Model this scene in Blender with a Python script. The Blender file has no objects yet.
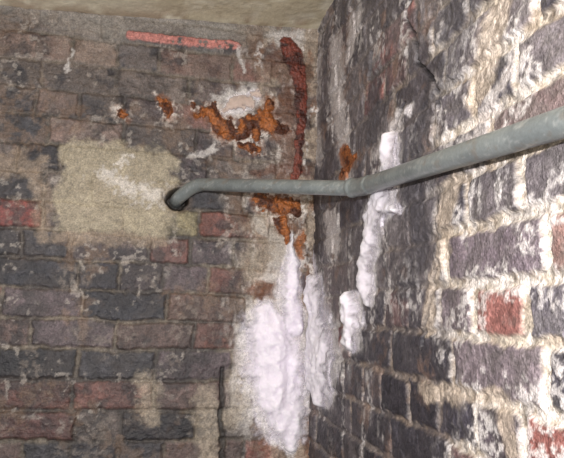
import bpy, math
import numpy as np
from mathutils import Vector, Matrix

# ------------------------------------------------------------------ camera
F = 605.0
AZ, PITCH, ROLL = math.radians(12.2), math.radians(8.0), math.radians(1.7)
C = np.array([-0.444, -1.623, 1.50])
fw = np.array([math.sin(AZ)*math.cos(PITCH), math.cos(AZ)*math.cos(PITCH), math.sin(PITCH)])
rt0 = np.array([math.cos(AZ), -math.sin(AZ), 0.0])
up0 = np.cross(rt0, fw)
rt = math.cos(ROLL)*rt0 + math.sin(ROLL)*up0
up = math.cos(ROLL)*up0 - math.sin(ROLL)*rt0
cam = bpy.data.cameras.new("camera"); cam.sensor_width = 36; cam.lens = F/564*36
cam.clip_start = 0.02
cob = bpy.data.objects.new("camera", cam); bpy.context.collection.objects.link(cob)
cob.matrix_world = Matrix(((rt[0], up[0], -fw[0], C[0]), (rt[1], up[1], -fw[1], C[1]), (rt[2], up[2], -fw[2], C[2]), (0, 0, 0, 1)))
bpy.context.scene.camera = cob

def ray(px, py):
    return fw + (px-282)/F*rt - (py-229)/F*up
def onplane(px, py, axis, val):
    d = ray(px, py); t = (val-C[axis])/d[axis]
    return C + d*t, t
# survey helpers: measured positions -> metres on each wall
def PL(px, py):
    p, t = onplane(px, py, 1, 0.0); return p[0], p[2], t/F
def PR(px, py):
    p, t = onplane(px, py, 0, 0.0); return -p[1], p[2], t/F
CEIL = PR(314, 38)[1]
# ------------------------------------------------------------------ noise
def lin(c):
    c = np.array(c, float)/255.0
    return np.where(c <= .04045, c/12.92, ((c+.055)/1.055)**2.4)
def vnoise(x, y, seed):
    xi = np.floor(x).astype(np.int64); yi = np.floor(y).astype(np.int64)
    xf = x-xi; yf = y-yi
    u = xf*xf*(3-2*xf); v = yf*yf*(3-2*yf)
    def h(a, b):
        n = (a*374761393 + b*668265263 + seed*974711) & 0x7fffffff
        n = ((n ^ (n >> 13))*1274126177) & 0x7fffffff
        n = ((n ^ (n >> 15))*1103515245) & 0x7fffffff
        return ((n ^ (n >> 16)) & 0xffff)/65535.0
    return (h(xi, yi)*(1-u)+h(xi+1, yi)*u)*(1-v)+(h(xi, yi+1)*(1-u)+h(xi+1, yi+1)*u)*v
def fbm(x, y, sc, seed, o=5, g=.55):
    t = 0; a = 1; n = 0
    for i in range(o):
        t = t+a*vnoise(x*sc+i*17.3, y*sc-i*9.1, seed+i*31); n += a; a *= g; sc *= 2.03
    return t/n
def ss(a, b, x):
    t = np.clip((x-a)/(b-a), 0, 1); return t*t*(3-2*t)
def mix(a, b, m):
    b = np.asarray(b)
    return a*(1-m[:, None]) + b*m[:, None]
def desat(c, f):
    l = (c@np.array([.3, .55, .15]))[..., None]; return c*(1-f)+l*f

def field(S, Z, paths, P):
    """normalised distance to chains of ellipses measured on the wall"""
    best = np.full(S.shape, 9.0)
    for pts in paths:
        if len(pts) == 1: pts = [pts[0], pts[0]]
        for a, b in zip(pts[:-1], pts[1:]):
            L = math.hypot(a[0]-b[0], a[1]-b[1]); r = max(1.5, min(a[2], b[2]))
            n = max(1, int(L/(r*.5)))
            for k in range(n+1):
                f = k/n
                x, y, q = [a[i]*(1-f)+b[i]*f for i in range(3)]
                s, z, m = P(x, y); rz = q*m
                rs = abs(P(x+q, y)[0]-P(x-q, y)[0])/2
                d = np.sqrt(((S-s)/rs)**2+((Z-z)/rz)**2)
                best = np.minimum(best, d)
    return best

class Bricks:
    def __init__(s, z0, h, palette, weights, seed, bound):
        s.z0, s.h = z0, h; s.r0 = -40; s.n = 80
        r = np.random.RandomState(seed)
        s.b = [bound(i+s.r0, r) for i in range(s.n)]
        s.col = []; s.off = []
        for i in range(s.n):
            k = len(s.b[i])+1
            pick = r.choice(len(palette), size=k, p=weights)
            s.col.append(np.array([lin(palette[p]) for p in pick])*r.uniform(.75, 1.25, (k, 1)))
            s.off.append(r.normal(0, 1, k))
    def locate(s, S, Z):
        row = np.floor((Z-s.z0)/s.h).astype(int)
        dz = np.minimum((Z-s.z0)-row*s.h, (row+1)*s.h-(Z-s.z0))
        idx = np.zeros(S.shape, int); ds = np.zeros(S.shape)
        for r in np.unique(row):
            m = row == r; b = s.b[r-s.r0]
            i = np.searchsorted(b, S[m]); idx[m] = i
            lo = b[np.clip(i-1, 0, len(b)-1)]; hi = b[np.clip(i, 0, len(b)-1)]
            ds[m] = np.minimum(np.abs(S[m]-lo), np.abs(hi-S[m]))
        return row, idx, ds, dz
    def set(s, p, c):
        row, idx, _, _ = s.locate(np.array([p[0]]), np.array([p[1]]))
        s.col[row[0]-s.r0][idx[0]] = lin(c)
    def look(s, row, idx):
        col = np.zeros(row.shape+(3,)); off = np.zeros(row.shape)
        for r in np.unique(row):
            m = row == r; col[m] = s.col[r-s.r0][idx[m]]; off[m] = s.off[r-s.r0][idx[m]]
        return col, off

# ------------------------------------------------------------------ materials
def surf_mat(name, rough=.8, cscale=260, camt=.35, bumps=((90, .004), (420, .0015)), sss=0, spec=.3, alpha=False):
    m = bpy.data.materials.new(name); m.use_nodes = True
    nt = m.node_tree; N = nt.nodes; L = nt.links; bs = N["Principled BSDF"]
    tc = N.new("ShaderNodeTexCoord")
    n1 = N.new("ShaderNodeTexNoise"); n1.inputs["Scale"].default_value = cscale; n1.inputs["Detail"].default_value = 4; n1.inputs["Roughness"].default_value = .65
    L.new(tc.outputs["Object"], n1.inputs["Vector"])
    mr = N.new("ShaderNodeMapRange"); mr.inputs[1].default_value = .3; mr.inputs[2].default_value = .7
    mr.inputs[3].default_value = 1-camt; mr.inputs[4].default_value = 1+camt
    L.new(n1.outputs["Fac"], mr.inputs[0])
    mx = N.new("ShaderNodeVectorMath"); mx.operation = 'SCALE'
    at = N.new("ShaderNodeAttribute"); at.attribute_name = "Col"; L.new(at.outputs["Color"], mx.inputs[0])
    L.new(mr.outputs[0], mx.inputs["Scale"]); L.new(mx.outputs[0], bs.inputs["Base Color"])
    if alpha: L.new(at.outputs["Alpha"], bs.inputs["Alpha"])
    bs.inputs["Roughness"].default_value = rough
    bs.inputs["Specular IOR Level"].default_value = spec
    prev = None
    for sc, d in bumps:
        nn = N.new("ShaderNodeTexNoise"); nn.inputs["Scale"].default_value = sc; nn.inputs["Detail"].default_value = 5
        L.new(tc.outputs["Object"], nn.inputs["Vector"])
        b = N.new("ShaderNodeBump"); b.inputs["Strength"].default_value = 1; b.inputs["Distance"].default_value = d
        L.new(nn.outputs["Fac"], b.inputs["Height"])
        if prev: L.new(prev.outputs[0], b.inputs["Normal"])
        prev = b
    if prev: L.new(prev.outputs[0], bs.inputs["Normal"])
    if sss:
        bs.inputs["Subsurface Weight"].default_value = sss; bs.inputs["Subsurface Scale"].default_value = .02
        bs.inputs["Subsurface Radius"].default_value = (1, .95, 1)
    return m

def mesh_obj(name, V, Fc, mat, col, smooth=True):
    me = bpy.data.meshes.new(name)
    V = np.asarray(V, np.float32); Fc = np.asarray(Fc, np.int32)
    me.vertices.add(len(V)); me.vertices.foreach_set("co", V.ravel())
    me.loops.add(Fc.size); me.loops.foreach_set("vertex_index", Fc.ravel())
    me.polygons.add(len(Fc)); me.polygons.foreach_set("loop_start", np.arange(0, Fc.size, Fc.shape[1], dtype=np.int32))
    me.polygons.foreach_set("loop_total", np.full(len(Fc), Fc.shape[1], np.int32))
    me.polygons.foreach_set("use_smooth", np.full(len(Fc), smooth))
    me.update(calc_edges=True)
    a = me.attributes.new("Col", 'FLOAT_COLOR', 'POINT')
    if col.shape[1] == 3: col = np.concatenate([col, np.ones((len(col), 1))], 1)
    a.data.foreach_set("color", np.clip(col, 0, 1).astype(np.float32).ravel())
    me.materials.append(mat); me.validate()
    o = bpy.data.objects.new(name, me); bpy.context.collection.objects.link(o); return o

def grid_faces(nu, nv):
    i = np.arange(nu*nv).reshape(nu, nv)
    return np.stack([i[:-1, :-1], i[1:, :-1], i[1:, 1:], i[:-1, 1:]], -1).reshape(-1, 4)
def sub_mesh(keepv, faces, V, col):
    fm = keepv[faces].any(1); fs = faces[fm]
    u, inv = np.unique(fs, return_inverse=True)
    return V[u], inv.reshape(fs.shape), col[u]

brick_mat = surf_mat("old_brick_surface", rough=.5, camt=.4, spec=.5, bumps=((80, .004), (330, .002)))
salt_mat = surf_mat("salt_crystal_surface", rough=1, cscale=60, camt=.02, bumps=((600, .0004),), sss=.8, spec=0, alpha=True)
rust_mat = surf_mat("rust_surface", rough=.4, cscale=160, camt=.6, bumps=((120, .008),), spec=.5, alpha=True)

zz = np.concatenate([np.arange(0, .98, .02), np.arange(.98, CEIL+.06, .0024)])
WHITE = lin((218, 212, 208)); SALT = lin((232, 226, 236))
# ================================================================== LEFT WALL
ss_l = np.concatenate([np.arange(-2.4, -1.0, .02), np.arange(-1.0, .03, .0023)])
S, Z = [a.ravel() for a in np.meshgrid(ss_l, zz, indexing='ij')]
def bl(row, r):
    x = -2.6 + r.uniform(0, .1); out = []
    while x < .3:
        x += (r.choice([.2, .112], p=[.65, .35]))*r.uniform(.93, 1.07); out.append(x)
    return np.array(out)
PALL = [(88, 76, 80), (70, 68, 74), (106, 86, 82), (114, 76, 70), (112, 100, 96), (54, 52, 58)]
B = Bricks(PL(150, 292)[1], .0745, PALL, [.26, .2, .2, .12, .1, .12], 3, bl)
for p, c in {(25, 212): (146, 62, 56), (20, 442): (112, 62, 58), (212, 226): (128, 78, 68), (212, 347): (114, 72, 64), (258, 440): (166, 98, 88), (195, 330): (100, 78, 74),
             (60, 152): (44, 42, 48), (110, 152): (44, 42, 48), (100, 60): (136, 116, 104), (45, 60): (134, 110, 100), (130, 210): (130, 120, 90), (150, 130): (90, 80, 78),
             (30, 120): (62, 62, 68), (90, 120): (126, 104, 96), (200, 75): (120, 92, 84), (215, 310): (104, 80, 72), (40, 90): (104, 86, 80), (200, 350): (114, 76, 68),
             (60, 275): (52, 52, 60), (110, 275): (54, 52, 60), (110, 308): (56, 56, 64), (40, 425): (96, 66, 64), (30, 370): (50, 50, 56)}.items():
    B.set(PL(*p), c)
wx = (fbm(S, Z, 12, 11, 3)-.5)*.016; wz = (fbm(S, Z, 10, 23, 3)-.5)*.014
row, idx, ds, dz = B.locate(S+wx, Z+wz)
bc, off = B.look(row, idx); bc = desat(bc, .15)
e = (fbm(S, Z, 70, 5, 4)-.5)*.012
m = ss(.001, .009, np.minimum(ds, dz)+e)
n1 = fbm(S, Z, 9, 41); n2 = fbm(S, Z, 30, 42); n3 = fbm(S, Z, 110, 43, 4); n5 = fbm(S, Z*.35, 40, 45); n7 = fbm(S, Z, 210, 47, 3, .8)
nv = fbm(S, Z, 45, 48); puff = fbm(S, Z*.6, 30, 49, 2, .4)
W1 = (fbm(S, Z, 22, 51)-.5)*.05; W2 = (fbm(S, Z, 22, 52)-.5)*.05; W3 = (fbm(S, Z, 80, 53)-.5)*.02; W4 = (fbm(S, Z, 80, 54)-.5)*.02
col = bc*(.35+1.2*n2)[:, None]*(.6+.8*n3)[:, None]
mort = lin((122, 112, 100))*(.25+1.1*n2)[:, None]*(.5+n3)[:, None]
mort = mix(mort, lin((56, 52, 52)), .8*ss(.44, .6, fbm(S, Z, 7, 60)))
col = mort*(1-m)[:, None]+col*m[:, None]
# soot and lime wash clouds at several scales
col = mix(col, lin((44, 42, 46)), .7*ss(.48, .6, n1)*ss(.33, .53, nv)*(.45+.55*m))
col = mix(col, lin((68, 62, 62)), .4*ss(.5, .6, fbm(S, Z, 18, 66)))
col = mix(col, lin((128, 118, 110)), .5*ss(.56, .68, fbm(S, Z, 14, 61))*ss(.42, .58, n3))
col = mix(col, lin((130, 106, 88)), .4*ss(.55, .66, fbm(S, Z, 8, 62))*ss(.4, .6, nv))
col = mix(col, lin((176, 168, 160)), .45*ss(.62, .7, fbm(S, Z, 60, 68))*ss(.48, .6, n1+.1*(n2-.5)))
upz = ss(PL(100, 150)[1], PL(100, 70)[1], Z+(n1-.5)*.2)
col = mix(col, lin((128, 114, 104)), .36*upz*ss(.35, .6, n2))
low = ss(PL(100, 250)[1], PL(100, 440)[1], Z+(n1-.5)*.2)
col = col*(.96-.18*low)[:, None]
hz = (CEIL-Z)
wash = ss(.13, .03, hz+(n1-.5)*.14)
col = mix(col, lin((144, 138, 130))*(.7+.6*n3)[:, None], .75*wash)
# lime run beside the corner
cs = ss(-.25, -.06, S+(n1-.5)*.22+(n2-.5)*.08)
col = mix(col, lin((160, 144, 128))*(.5+1.0*n3)[:, None], .8*cs*ss(.36, .54, fbm(S, Z, 22, 63)))
col = mix(col, lin((124, 88, 64)), .7*cs*ss(.5, .62, fbm(S, Z*.5, 22, 64)))
col = mix(col, WHITE, .8*cs*ss(.51, .62, n5)*ss(.38, .55, n3))
col = mix(col, lin((66, 50, 44)), .6*cs*ss(.52, .62, fbm(S, Z*.6, 34, 67)))
def A(paths, w=1): return field(S+w*(W1+W3), Z+w*(W2+W4), paths, PL)
cement = ss(1.2, .8, A([[(84, 163, 24), (150, 174, 25)], [(78, 205, 27), (148, 212, 26)]], 1.1))
col = mix(col, (lin((156, 146, 126))*(.4+.6*n3+.35*n2+.3*nv)[:, None]), .85*cement)
d = A([[(98, 170, 6), (120, 184, 8), (170, 196, 9)], [(120, 165, 3), (130, 158, 3)]], 1.3)
col = mix(col, WHITE, .55*ss(1.6, .2, d+(n3-.5)*2.6))
d = A([[(15, 150, 8), (40, 185, 9), (42, 235, 10)], [(60, 238, 7), (160, 240, 6)], [(0, 165, 12), (40, 165, 6)]])
col = mix(col, lin((142, 126, 110))*(.5+n3)[:, None], .65*ss(1.4, .5, d))
strip = ss(1.1, .85, A([[(130, 36, 4.2), (182, 42, 5), (236, 47, 4.5)]], .15)+(n3-.5)*.7)
col = mix(col, lin((176, 116, 108))*(.4+1.2*n3)[:, None], strip*ss(.3, .45, n2+n3-.45))
d = A([[(238, 50, 3), (243, 68, 3)], [(70, 50, 2), (68, 75, 2)], [(245, 90, 7), (252, 100, 7)], [(280, 42, 12), (298, 36, 9)], [(215, 100, 5), (230, 95, 6)], [(190, 160, 4), (210, 150, 4)], [(258, 220, 6), (276, 245, 7), (272, 275, 6)]])
col = mix(col, WHITE*.8, .75*ss(1.4, .3, d+(n3-.5)*1.6))
rustP = [[(203, 112, 5), (212, 110, 5), (222, 128, 10), (240, 134, 7), (250, 124, 9), (268, 127, 7), (284, 128, 7)], [(268, 103, 5), (272, 122, 6)], [(163, 104, 5), (170, 110, 6)], [(121, 115, 5)], [(243, 148, 5), (256, 150, 5)], [(264, 200, 8), (280, 206, 10), (294, 206, 8)], [(280, 222, 5), (286, 240, 4)], [(255, 138, 5)], [(193, 104, 4)], [(196, 114, 4)], [(262, 116, 6)],
         [(302, 235, 4), (300, 255, 3)], [(268, 295, 12)], [(293, 290, 4), (294, 340, 4), (296, 378, 4)]]
dr = A(rustP, .8)
col = mix(col, lin((214, 204, 196)), .8*ss(2.4, 1.1, dr)*ss(.42, .53, nv)*ss(.33, .48, n3))
col = mix(col, lin((120, 74, 46)), .7*ss(2.4, 1.0, dr)*ss(.48, .56, fbm(S, Z, 50, 71)))
col = mix(col, lin((150, 92, 52))*(.2+1.5*n3)[:, None], .9*ss(1.15, .8, dr))
col = mix(col, lin((86, 60, 48)), .8*ss(1.1, .8, A([[(268, 295, 14)]], .5)))
d = A([[(275, 60, 14), (285, 85, 10), (288, 150, 10), (284, 178, 7)], [(255, 172, 6), (300, 170, 6)]])
col = mix(col, lin((96, 62, 48))*(.5+n3)[:, None], .65*ss(1.3, .6, d))
d = A([[(205, 395, 9), (206, 470, 11)], [(150, 385, 12), (148, 420, 9)], [(262, 225, 12), (270, 250, 14), (255, 268, 14)], [(238, 380, 10), (232, 420, 12)]], 1.3)
col = mix(col, lin((160, 148, 132))*(.4+1.2*n3)[:, None], .6*ss(1.5, .5, d+(n3-.5)))
crack = ss(1.2, .6, A([[(222, 368, 2.5), (220, 420, 3), (222, 475, 3)]], .35))
col = mix(col, lin((30, 28, 28)), .8*crack)
d = field(S, Z, [[(176, 200, 11)]], PL); hole = ss(1.15, .8, d+(n2-.5)*.6)
col = mix(col, lin((84, 66, 50)), .5*ss(1.8, 1.1, d+(n2-.5)*.9)); col = mix(col, lin((34, 27, 22)), hole)
saltL = [[(264, 312, 9), (270, 335, 19), (276, 365, 25), (278, 395, 21), (286, 424, 14), (289, 446, 5)], [(289, 236, 2), (291, 262, 5), (289, 295, 9), (291, 325, 9)], [(232, 108, 6), (245, 102, 6)], [(255, 96, 4)]]
dsl = A(saltL, .6)
col = mix(col, SALT*.9, .92*ss(1.9, .95, dsl+(n3-.5)*.8+(n2-.5)*.8)); col = mix(col, WHITE, .55*ss(2.7, 1.2, dsl+(n2-.5)*1.5)*ss(.42, .55, n5))
col = col*(.7+.6*n7)[:, None]
ht = m*(.0045+.0014*off)+(n1-.5)*.009+(n2-.5)*.006+(n3-.5)*.003+(n7-.5)*.001
flat = np.clip(cement*.8+wash*.6+cs*.3, 0, 1)
ht = ht*(1-.5*flat)+flat*.005+strip*.005-crack*.008
ht -= hole*.045
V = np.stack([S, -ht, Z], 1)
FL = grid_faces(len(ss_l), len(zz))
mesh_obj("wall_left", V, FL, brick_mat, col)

def deposit(name, paths, P, side, base, Fc, T, mat, c, warp, soft=.4, tint=None, cotton=False):
    d = field(S+warp*(W1+W3), Z+warp*(W2+W4), paths, P)
    if cotton:
        t = np.clip(1-(d/1.4)**2, 0, 1)**.75
        th = T*t*(.3+1.1*puff+.5*(nv-.5)+.2*(n3-.5))
        lim = 1.38
    else:
        t = np.clip(1.15-d, 0, 1)**.7; th = T*t*(.55+.9*n2)+T*.3*(n3-.5)*t; lim = 1.12
    h2 = base+th-.0015
    V = np.stack([S, -h2, Z], 1) if side == 'L' else np.stack([-h2, -S, Z], 1)
    cc = np.ones((len(S), 3))*np.asarray(c)
    if tint is not None: cc = mix(cc, lin(tint), ss(.42, .62, nv))
    cc = cc*(.9+.2*n2)[:, None]
    al = ss(lim, lim-soft, d+(n3-.5)*soft*.7+(nv-.5)*soft*.7)
    v, f, k = sub_mesh(d < lim+.03, Fc, V, np.concatenate([cc, al[:, None]], 1))
    return mesh_obj(name, v, f, mat, k)
sm = (n1-.5)*.009+(n2-.5)*.004+.005
deposit("salt_efflorescence", saltL[:2], PL, 'L', sm, FL, .034, salt_mat, SALT, .55, .8, cotton=True)
deposit("salt_efflorescence", saltL[2:], PL, 'L', sm, FL, .012, salt_mat, lin((196, 178, 168)), 1.0, .6, cotton=True)
deposit("rust_crust", rustP[:11], PL, 'L', ht, FL, .012, rust_mat, lin((156, 92, 46)), 1.0, .3, tint=(78, 42, 26))
deposit("rust_drip", [[(288, 44, 8), (293, 58, 11), (298, 80, 8), (301, 110, 6), (300, 140, 5), (295, 182, 3.5)]], PL, 'L', ht, FL, .005, rust_mat, lin((116, 58, 46)), .5, .5, tint=(62, 30, 24))

# ================================================================== RIGHT WALL
ss_r = np.concatenate([np.arange(-.03, 1.25, .002), np.arange(1.25, 2.6, .02)])
S, Z = [a.ravel() for a in np.meshgrid(ss_r, zz, indexing='ij')]
zr0 = PR(500, 339)[1]; sA = PR(553, 365)[0]; sB = PR(528, 310)[0]
def brr(row, r):
    st = .1125 if row % 2 == 0 else .225
    base = sB if row % 2 == 0 else sA + (.112*((row//2) % 2) if row != -1 else 0)
    k = np.arange(-14 if st > .2 else -26, 16)
    return base+k*st+r.uniform(-.009, .009, len(k))
PALR = [(92, 86, 92), (110, 102, 106), (74, 70, 78), (116, 90, 90), (120, 112, 114)]
B = Bricks(zr0, .0755, PALR, [.28, .22, .26, .08, .16], 5, brr)
for p, c in {(500, 309): (142, 92, 86), (515, 240): (124, 86, 84), (500, 372): (120, 92, 94), (548, 442): (130, 80, 74), (455, 425): (68, 64, 74), (350, 358): (144, 62, 52),
             (408, 412): (110, 72, 68), (400, 40): (160, 110, 106), (384, 82): (150, 96, 90), (505, 115): (140, 88, 82), (540, 95): (120, 102, 102), (550, 310): (104, 98, 106), (560, 245): (140, 108, 102), (450, 310): (112, 100, 106),
             (490, 425): (72, 68, 78), (520, 425): (84, 74, 82), (480, 240): (110, 98, 106), (470, 370): (116, 104, 110), (425, 385): (60, 56, 64), (450, 385): (64, 60, 68), (390, 375): (60, 56, 64)}.items():
    B.set(PR(*p), c)
wx = (fbm(S, Z, 13, 111, 3)-.5)*.018; wz = (fbm(S, Z, 11, 123, 3)-.5)*.015
row, idx, ds, dz = B.locate(S+wx, Z+wz)
bc, off = B.look(row, idx); bc = desat(bc, .1)
e = (fbm(S, Z, 60, 105, 4)-.5)*.013
n1 = fbm(S, Z, 9, 141); n2 = fbm(S, Z, 30, 142); n3 = fbm(S, Z, 110, 143, 4); n5 = fbm(S, Z*.3, 38, 145); n6 = fbm(S, Z, 300, 146, 3, .8); nv = fbm(S, Z, 50, 148)
puff = fbm(S, Z*.6, 30, 149, 2, .4)
W1 = (fbm(S, Z, 22, 151)-.5)*.05; W2 = (fbm(S, Z, 22, 152)-.5)*.05; W3 = (fbm(S, Z, 80, 153)-.5)*.02; W4 = (fbm(S, Z, 80, 154)-.5)*.02
sE = PR(445, 220)[0]
near = ss(sE-.05, sE+.05, S+(n1-.5)*.16+(n2-.5)*.06)
m = ss(.002, .009, np.minimum(ds, dz)+e-.0022*near)
col = bc*(.4+1.2*n2)[:, None]*(.55+.9*n3)[:, None]
col = mix(col, col*.45, .6*ss(.5, .62, nv))
mcol = lin((126, 116, 110))*(1-near)[:, None]+lin((184, 172, 158))*near[:, None]
mort = mcol*(.4+1.2*n3)[:, None]*(.7+.6*n6)[:, None]
mort = mix(mort, lin((134, 116, 100)), .5*ss(.5, .64, fbm(S, Z, 20, 160)))
col = mort*(1-m)[:, None]+col*m[:, None]
far = 1-near
# smeared old render over the brick close to the corner, fading lower down
smear = far*ss(PR(380, 370)[1], PR(380, 270)[1], Z+(n1-.5)*.2)
col = mix(col, lin((116, 110, 112))*(.4+1.2*n3)[:, None], .65*smear*ss(.34, .54, fbm(S, Z, 14, 161)))
col = mix(col, lin((60, 56, 62)), .6*far*ss(.48, .62, fbm(S, Z*.45, 24, 145))*ss(.3, .5, nv))
col = mix(col, lin((84, 78, 82)), .45*far*ss(.5, .6, fbm(S, Z, 20, 167)))
col = mix(col, lin((196, 190, 188)), .7*far*ss(.55, .67, fbm(S, Z*.35, 24, 163))*ss(.42, .58, n3))
col = mix(col, lin((134, 108, 94)), .45*far*ss(.54, .66, fbm(S, Z, 14, 164))*ss(.4, .55, nv))
col = mix(col, lin((40, 38, 44)), .7*ss(PR(420, 300)[1], PR(420, 370)[1], Z)*m*far*ss(.38, .54, n2))
# white crust over the near bricks
crust = near*ss(.49, .6, fbm(S, Z, 22, 165))*ss(.42, .55, n3)
col = mix(col, lin((206, 200, 198)), .7*crust)
col = mix(col, lin((216, 208, 202)), .6*near*(1-.9*m)*ss(.48, .6, nv))
col = mix(col, lin((70, 62, 58)), .5*near*(1-m)*ss(.57, .66, fbm(S, Z, 70, 168)))
def A(paths, w=.6): return field(S+w*(W1+W3), Z+w*(W2+W4), paths, PR)
d = A([[(470, -30, 20), (462, 20, 20), (455, 80, 12), (430, 110, 10)], [(378, 60, 6), (372, 140, 7)], [(420, 130, 12), (408, 170, 10), (425, 230, 10), (410, 290, 10)], [(320, 160, 7), (322, 250, 6)]])
col = mix(col, lin((70, 68, 74))*(.5+n3)[:, None], .65*ss(1.4, .6, d))
d = A([[(505, 10, 16), (490, 60, 14), (480, 105, 10)], [(455, 185, 10), (452, 240, 7), (436, 290, 7), (432, 330, 6)], [(430, 392, 9), (510, 400, 8), (520, 450, 8)]])
col = mix(col, lin((186, 170, 154))*(.4+1.2*n3)[:, None], .65*ss(1.3, .6, d))
d = A([[(318, 60, 6), (312, 110, 6), (318, 165, 5)], [(335, 40, 6), (340, 110, 6), (350, 180, 6)], [(385, 150, 8), (400, 120, 6)], [(330, 215, 6), (335, 250, 6)], [(356, 20, 8), (350, 60, 5)], [(470, 160, 10), (520, 60, 10)]], .9)
col = mix(col, lin((200, 192, 190)), .7*ss(1.4, .4, d+(n3-.5)*1.6))
d = A([[(345, 150, 5), (350, 165, 7), (345, 175, 5)], [(306, 205, 6), (305, 240, 4)]])
col = mix(col, lin((140, 84, 48))*(.3+1.4*n3)[:, None], .9*ss(1.2, .7, d))
crack = ss(1.3, .5, A([[(412, -20, 1.6), (408, 20, 1.6), (420, 48, 2), (418, 62, 1.6), (438, 84, 1.8), (444, 110, 1.6)], [(372, 52, 1.3), (368, 100, 1.5)], [(440, 270, 1.5), (430, 318, 1.8), (425, 345, 1.6)], [(405, 105, 1.5), (395, 130, 2)]], .25))
col = mix(col, lin((26, 24, 26)), .9*crack)
d = A([[(312, 190, 5), (316, 260, 6), (308, 300, 4)], [(336, 330, 3), (338, 400, 4)]])
col = mix(col, lin((40, 34, 38)), .7*ss(1.4, .6, d))
saltR = [[(317, 280, 4), (319, 315, 8), (323, 350, 11), (320, 380, 11), (326, 402, 4)], [(356, 294, 3), (357, 322, 5), (354, 344, 6)],
         [(397, 138, 3), (394, 160, 6), (386, 195, 8), (378, 215, 9), (376, 240, 4), (370, 262, 5), (370, 286, 3.5), (372, 302, 2)], [(388, 205, 7), (401, 211, 4)], [(306, 240, 4), (312, 270, 4)], [(410, 112, 3)]]
dsl = A(saltR, .4)
col = mix(col, SALT*.9, .92*ss(1.9, .95, dsl+(n3-.5)*.8+(n2-.5)*.8)); col = mix(col, WHITE, .5*ss(2.5, 1.2, dsl+(n2-.5)*1.5)*ss(.42, .55, n5))
col = col*(.68+.64*n6)[:, None]
ht = m*(.0055+.0014*off)*(1-.3*smear)+(n1-.5)*.010+(n2-.5)*.005+(n3-.5)*.0028+(n6-.5)*.0012
ht += near*.004 - crack*.012
V = np.stack([-ht, -S, Z], 1)
FR = grid_faces(len(ss_r), len(zz))
mesh_obj("wall_right", V, FR, brick_mat, col)
sm = (n1-.5)*.010+(n2-.5)*.004+.006
deposit("salt_efflorescence", saltR[:2], PR, 'R', sm, FR, .026, salt_mat, SALT, .5, .8, cotton=True)
deposit("salt_efflorescence", saltR[2:4], PR, 'R', sm, FR, .022, salt_mat, lin((212, 206, 214)), .55, .8, cotton=True)
deposit("rust_crust", [[(347, 150, 4), (352, 160, 5), (344, 172, 4)]], PR, 'R', ht, FR, .006, rust_mat, lin((140, 82, 44)), .6, .3, tint=(84, 44, 26))

# ================================================================== CEILING
gx = np.concatenate([np.arange(-2.4, -1.2, .05), np.arange(-1.2, .06, .008)]); gy = np.concatenate([np.arange(-2.6, -1.4, .05), np.arange(-1.4, .06, .008)])
X, Y = [a.ravel() for a in np.meshgrid(gx, gy, indexing='ij')]
n1 = fbm(X, Y, 3, 301); n2 = fbm(X, Y, 14, 302); n3 = fbm(X, Y, 60, 303)
Zc = CEIL - .045*np.clip(-X/.85, 0, 1.2) + (n1-.5)*.02+(n2-.5)*.008
Zc -= .012*ss(-.05, 0, Y)*n2
col = np.ones((len(X), 3))*lin((206, 197, 176))
col = mix(col, lin((180, 168, 142)), .7*ss(.45, .65, n1)); col = mix(col, lin((218, 212, 194)), .6*ss(.5, .65, n2))
edge = ss(-.07, -.005, Y+(n2-.5)*.06)
col = mix(col, lin((128, 100, 78)), .65*edge*ss(.4, .55, fbm(X, Y, 12, 305)))
ceil_mat = surf_mat("ceiling_plaster", rough=.85, cscale=80, camt=.1, bumps=((60, .003), (300, .001)))
mesh_obj("ceiling", np.stack([X, Y, Zc], 1), grid_faces(len(gx), len(gy))[:, ::-1], ceil_mat, col)
gx = np.arange(-2.4, .05, .04); gy = np.arange(-2.6, .05, .04)
X, Y = [a.ravel() for a in np.meshgrid(gx, gy, indexing='ij')]
n1 = fbm(X, Y, 3, 401); n2 = fbm(X, Y, 12, 402)
mesh_obj("floor", np.stack([X, Y, (n1-.5)*.012], 1), grid_faces(len(gx), len(gy)), surf_mat("floor_concrete", rough=.8, cscale=60, camt=.2),
         mix(np.ones((len(X), 3))*lin((110, 104, 96)), lin((72, 66, 60)), ss(.4, .6, n2)))

# ================================================================== PIPE
R = .0164
hole3 = np.array([PL(177, 200)[0], .035, PL(177, 200)[1]])
bend = onplane(357, 188.5, 0, -.036)[0]
e2 = onplane(562, 123, 0, -.034)[0]
dirR = (e2-bend)/np.linalg.norm(e2-bend)
end = e2+dirR*.9
st = np.array([hole3[0]+.045, -.045, PL(192, 186)[1]-.004])
h1 = np.array([hole3[0], -.004, hole3[2]+.002])
ctrl = [hole3, h1, st, bend, end]
def fillet(ctrl, rad, n=14):
    out = [ctrl[0]]
    for i in range(1, len(ctrl)-1):
        a, b, c = ctrl[i-1], ctrl[i], ctrl[i+1]
        u = (a-b); w = (c-b); lu = np.linalg.norm(u); lw = np.linalg.norm(w); r = min(rad[i-1], lu*.48, lw*.48)
        p0 = b+u/lu*r; p2 = b+w/lw*r
        for k in range(n+1):
            t = k/n; out.append((1-t)**2*p0+2*t*(1-t)*b+t*t*p2)
    out.append(ctrl[-1]); return out
def resample(path, step=.003):
    o = [path[0]]
    for a, b in zip(path[:-1], path[1:]):
        L = np.linalg.norm(b-a); n = max(1, int(L/step))
        for k in range(1, n+1): o.append(a+(b-a)*k/n)
    return [o[0]]+[q for p, q in zip(o[:-1], o[1:]) if np.linalg.norm(q-p) > 1e-5]
path = resample(fillet(ctrl, [.03, .04, .05]))
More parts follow.
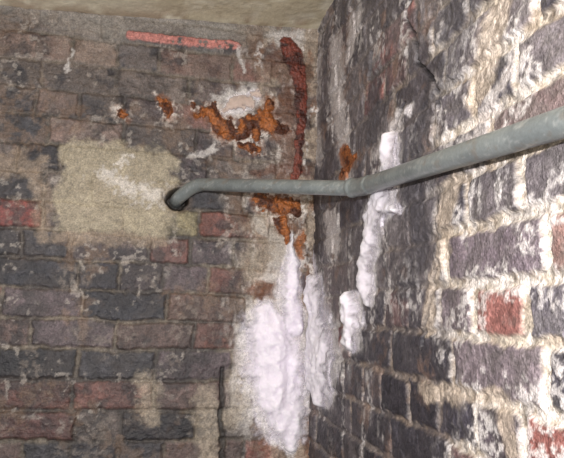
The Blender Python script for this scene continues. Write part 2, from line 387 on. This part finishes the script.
def tube(path, rads, seg=48):
    V = []; Fc = []
    T = [Vector(path[min(i+1, len(path)-1)]-path[max(i-1, 0)]).normalized() for i in range(len(path))]
    nrm = T[0].orthogonal().normalized()
    for i, p in enumerate(path):
        nrm = (nrm-T[i]*nrm.dot(T[i])).normalized(); bn = T[i].cross(nrm)
        for k in range(seg):
            a = 2*math.pi*k/seg
            V.append(Vector(p)+(nrm*math.cos(a)+bn*math.sin(a))*rads[i])
    for i in range(len(path)-1):
        for k in range(seg):
            Fc.append((i*seg+k, i*seg+(k+1) % seg, (i+1)*seg+(k+1) % seg, (i+1)*seg+k))
    return np.array([tuple(v) for v in V]), np.array(Fc)
cum = np.concatenate([[0], np.cumsum([np.linalg.norm(b-a) for a, b in zip(path[:-1], path[1:])])])
sb = cum[int(np.argmin([np.linalg.norm(p-bend) for p in path]))]
sh = cum[int(np.argmin([np.linalg.norm(p-st) for p in path]))]
rad = np.full(len(path), R)
rad += .0022*(ss(sb-.012, sb-.009, cum)*(1-ss(sb+.075, sb+.079, cum)))   # coupling
rad += .0020*(ss(sb-.014, sb-.012, cum)*(1-ss(sb-.001, sb+.002, cum)))   # its rolled lip
rad += .0014*(1-ss(sh+.02, sh+.024, cum))
Vp, Fp = tube(path, rad)
x_, y_, z_ = Vp.T
def f3(sc, sd): return .5*fbm(x_+y_*.7, z_+y_*.4, sc, sd)+.5*fbm(y_-x_*.6, z_-x_*.5, sc, sd+5)
pc = np.ones((len(Vp), 3))*lin((130, 136, 136))
pc = mix(pc, lin((102, 108, 110)), .5*ss(.45, .6, f3(30, 510))); pc = mix(pc, lin((172, 174, 172)), .4*ss(.56, .66, f3(160, 500))); pc = mix(pc, lin((124, 106, 90)), .35*ss(.58, .68, f3(70, 520)))
pipe_mat = surf_mat("galvanised_pipe_metal", rough=.36, cscale=220, camt=.12, bumps=((180, .0005),), spec=.6)
pipe_mat.node_tree.nodes["Principled BSDF"].inputs["Metallic"].default_value = .25
mesh_obj("metal_pipe", Vp, Fp[:, ::-1], pipe_mat, pc)

# ================================================================== LIGHT
def light(name, loc, power, size, colr):
    l = bpy.data.lights.new(name, 'POINT'); l.energy = power; l.color = colr; l.shadow_soft_size = size
    o = bpy.data.objects.new(name, l); o.location = loc; bpy.context.collection.objects.link(o); return o
light("camera_flash", tuple(C+up0*.10-rt0*.07-fw*.12), 88, .015, (1, .97, .95))
light("fill_light", (-1.3, -2.0, 1.5), 16, .12, (1, .96, .9))  # unseen fill light behind the camera, lifts walls and ceiling beyond the flash
w = bpy.data.worlds.new("world"); bpy.context.scene.world = w; w.use_nodes = True
w.node_tree.nodes["Background"].inputs[0].default_value = (.95, .95, 1, 1); w.node_tree.nodes["Background"].inputs[1].default_value = .38
sc = bpy.context.scene; sc.view_settings.view_transform = 'Standard'; sc.view_settings.look = 'None'
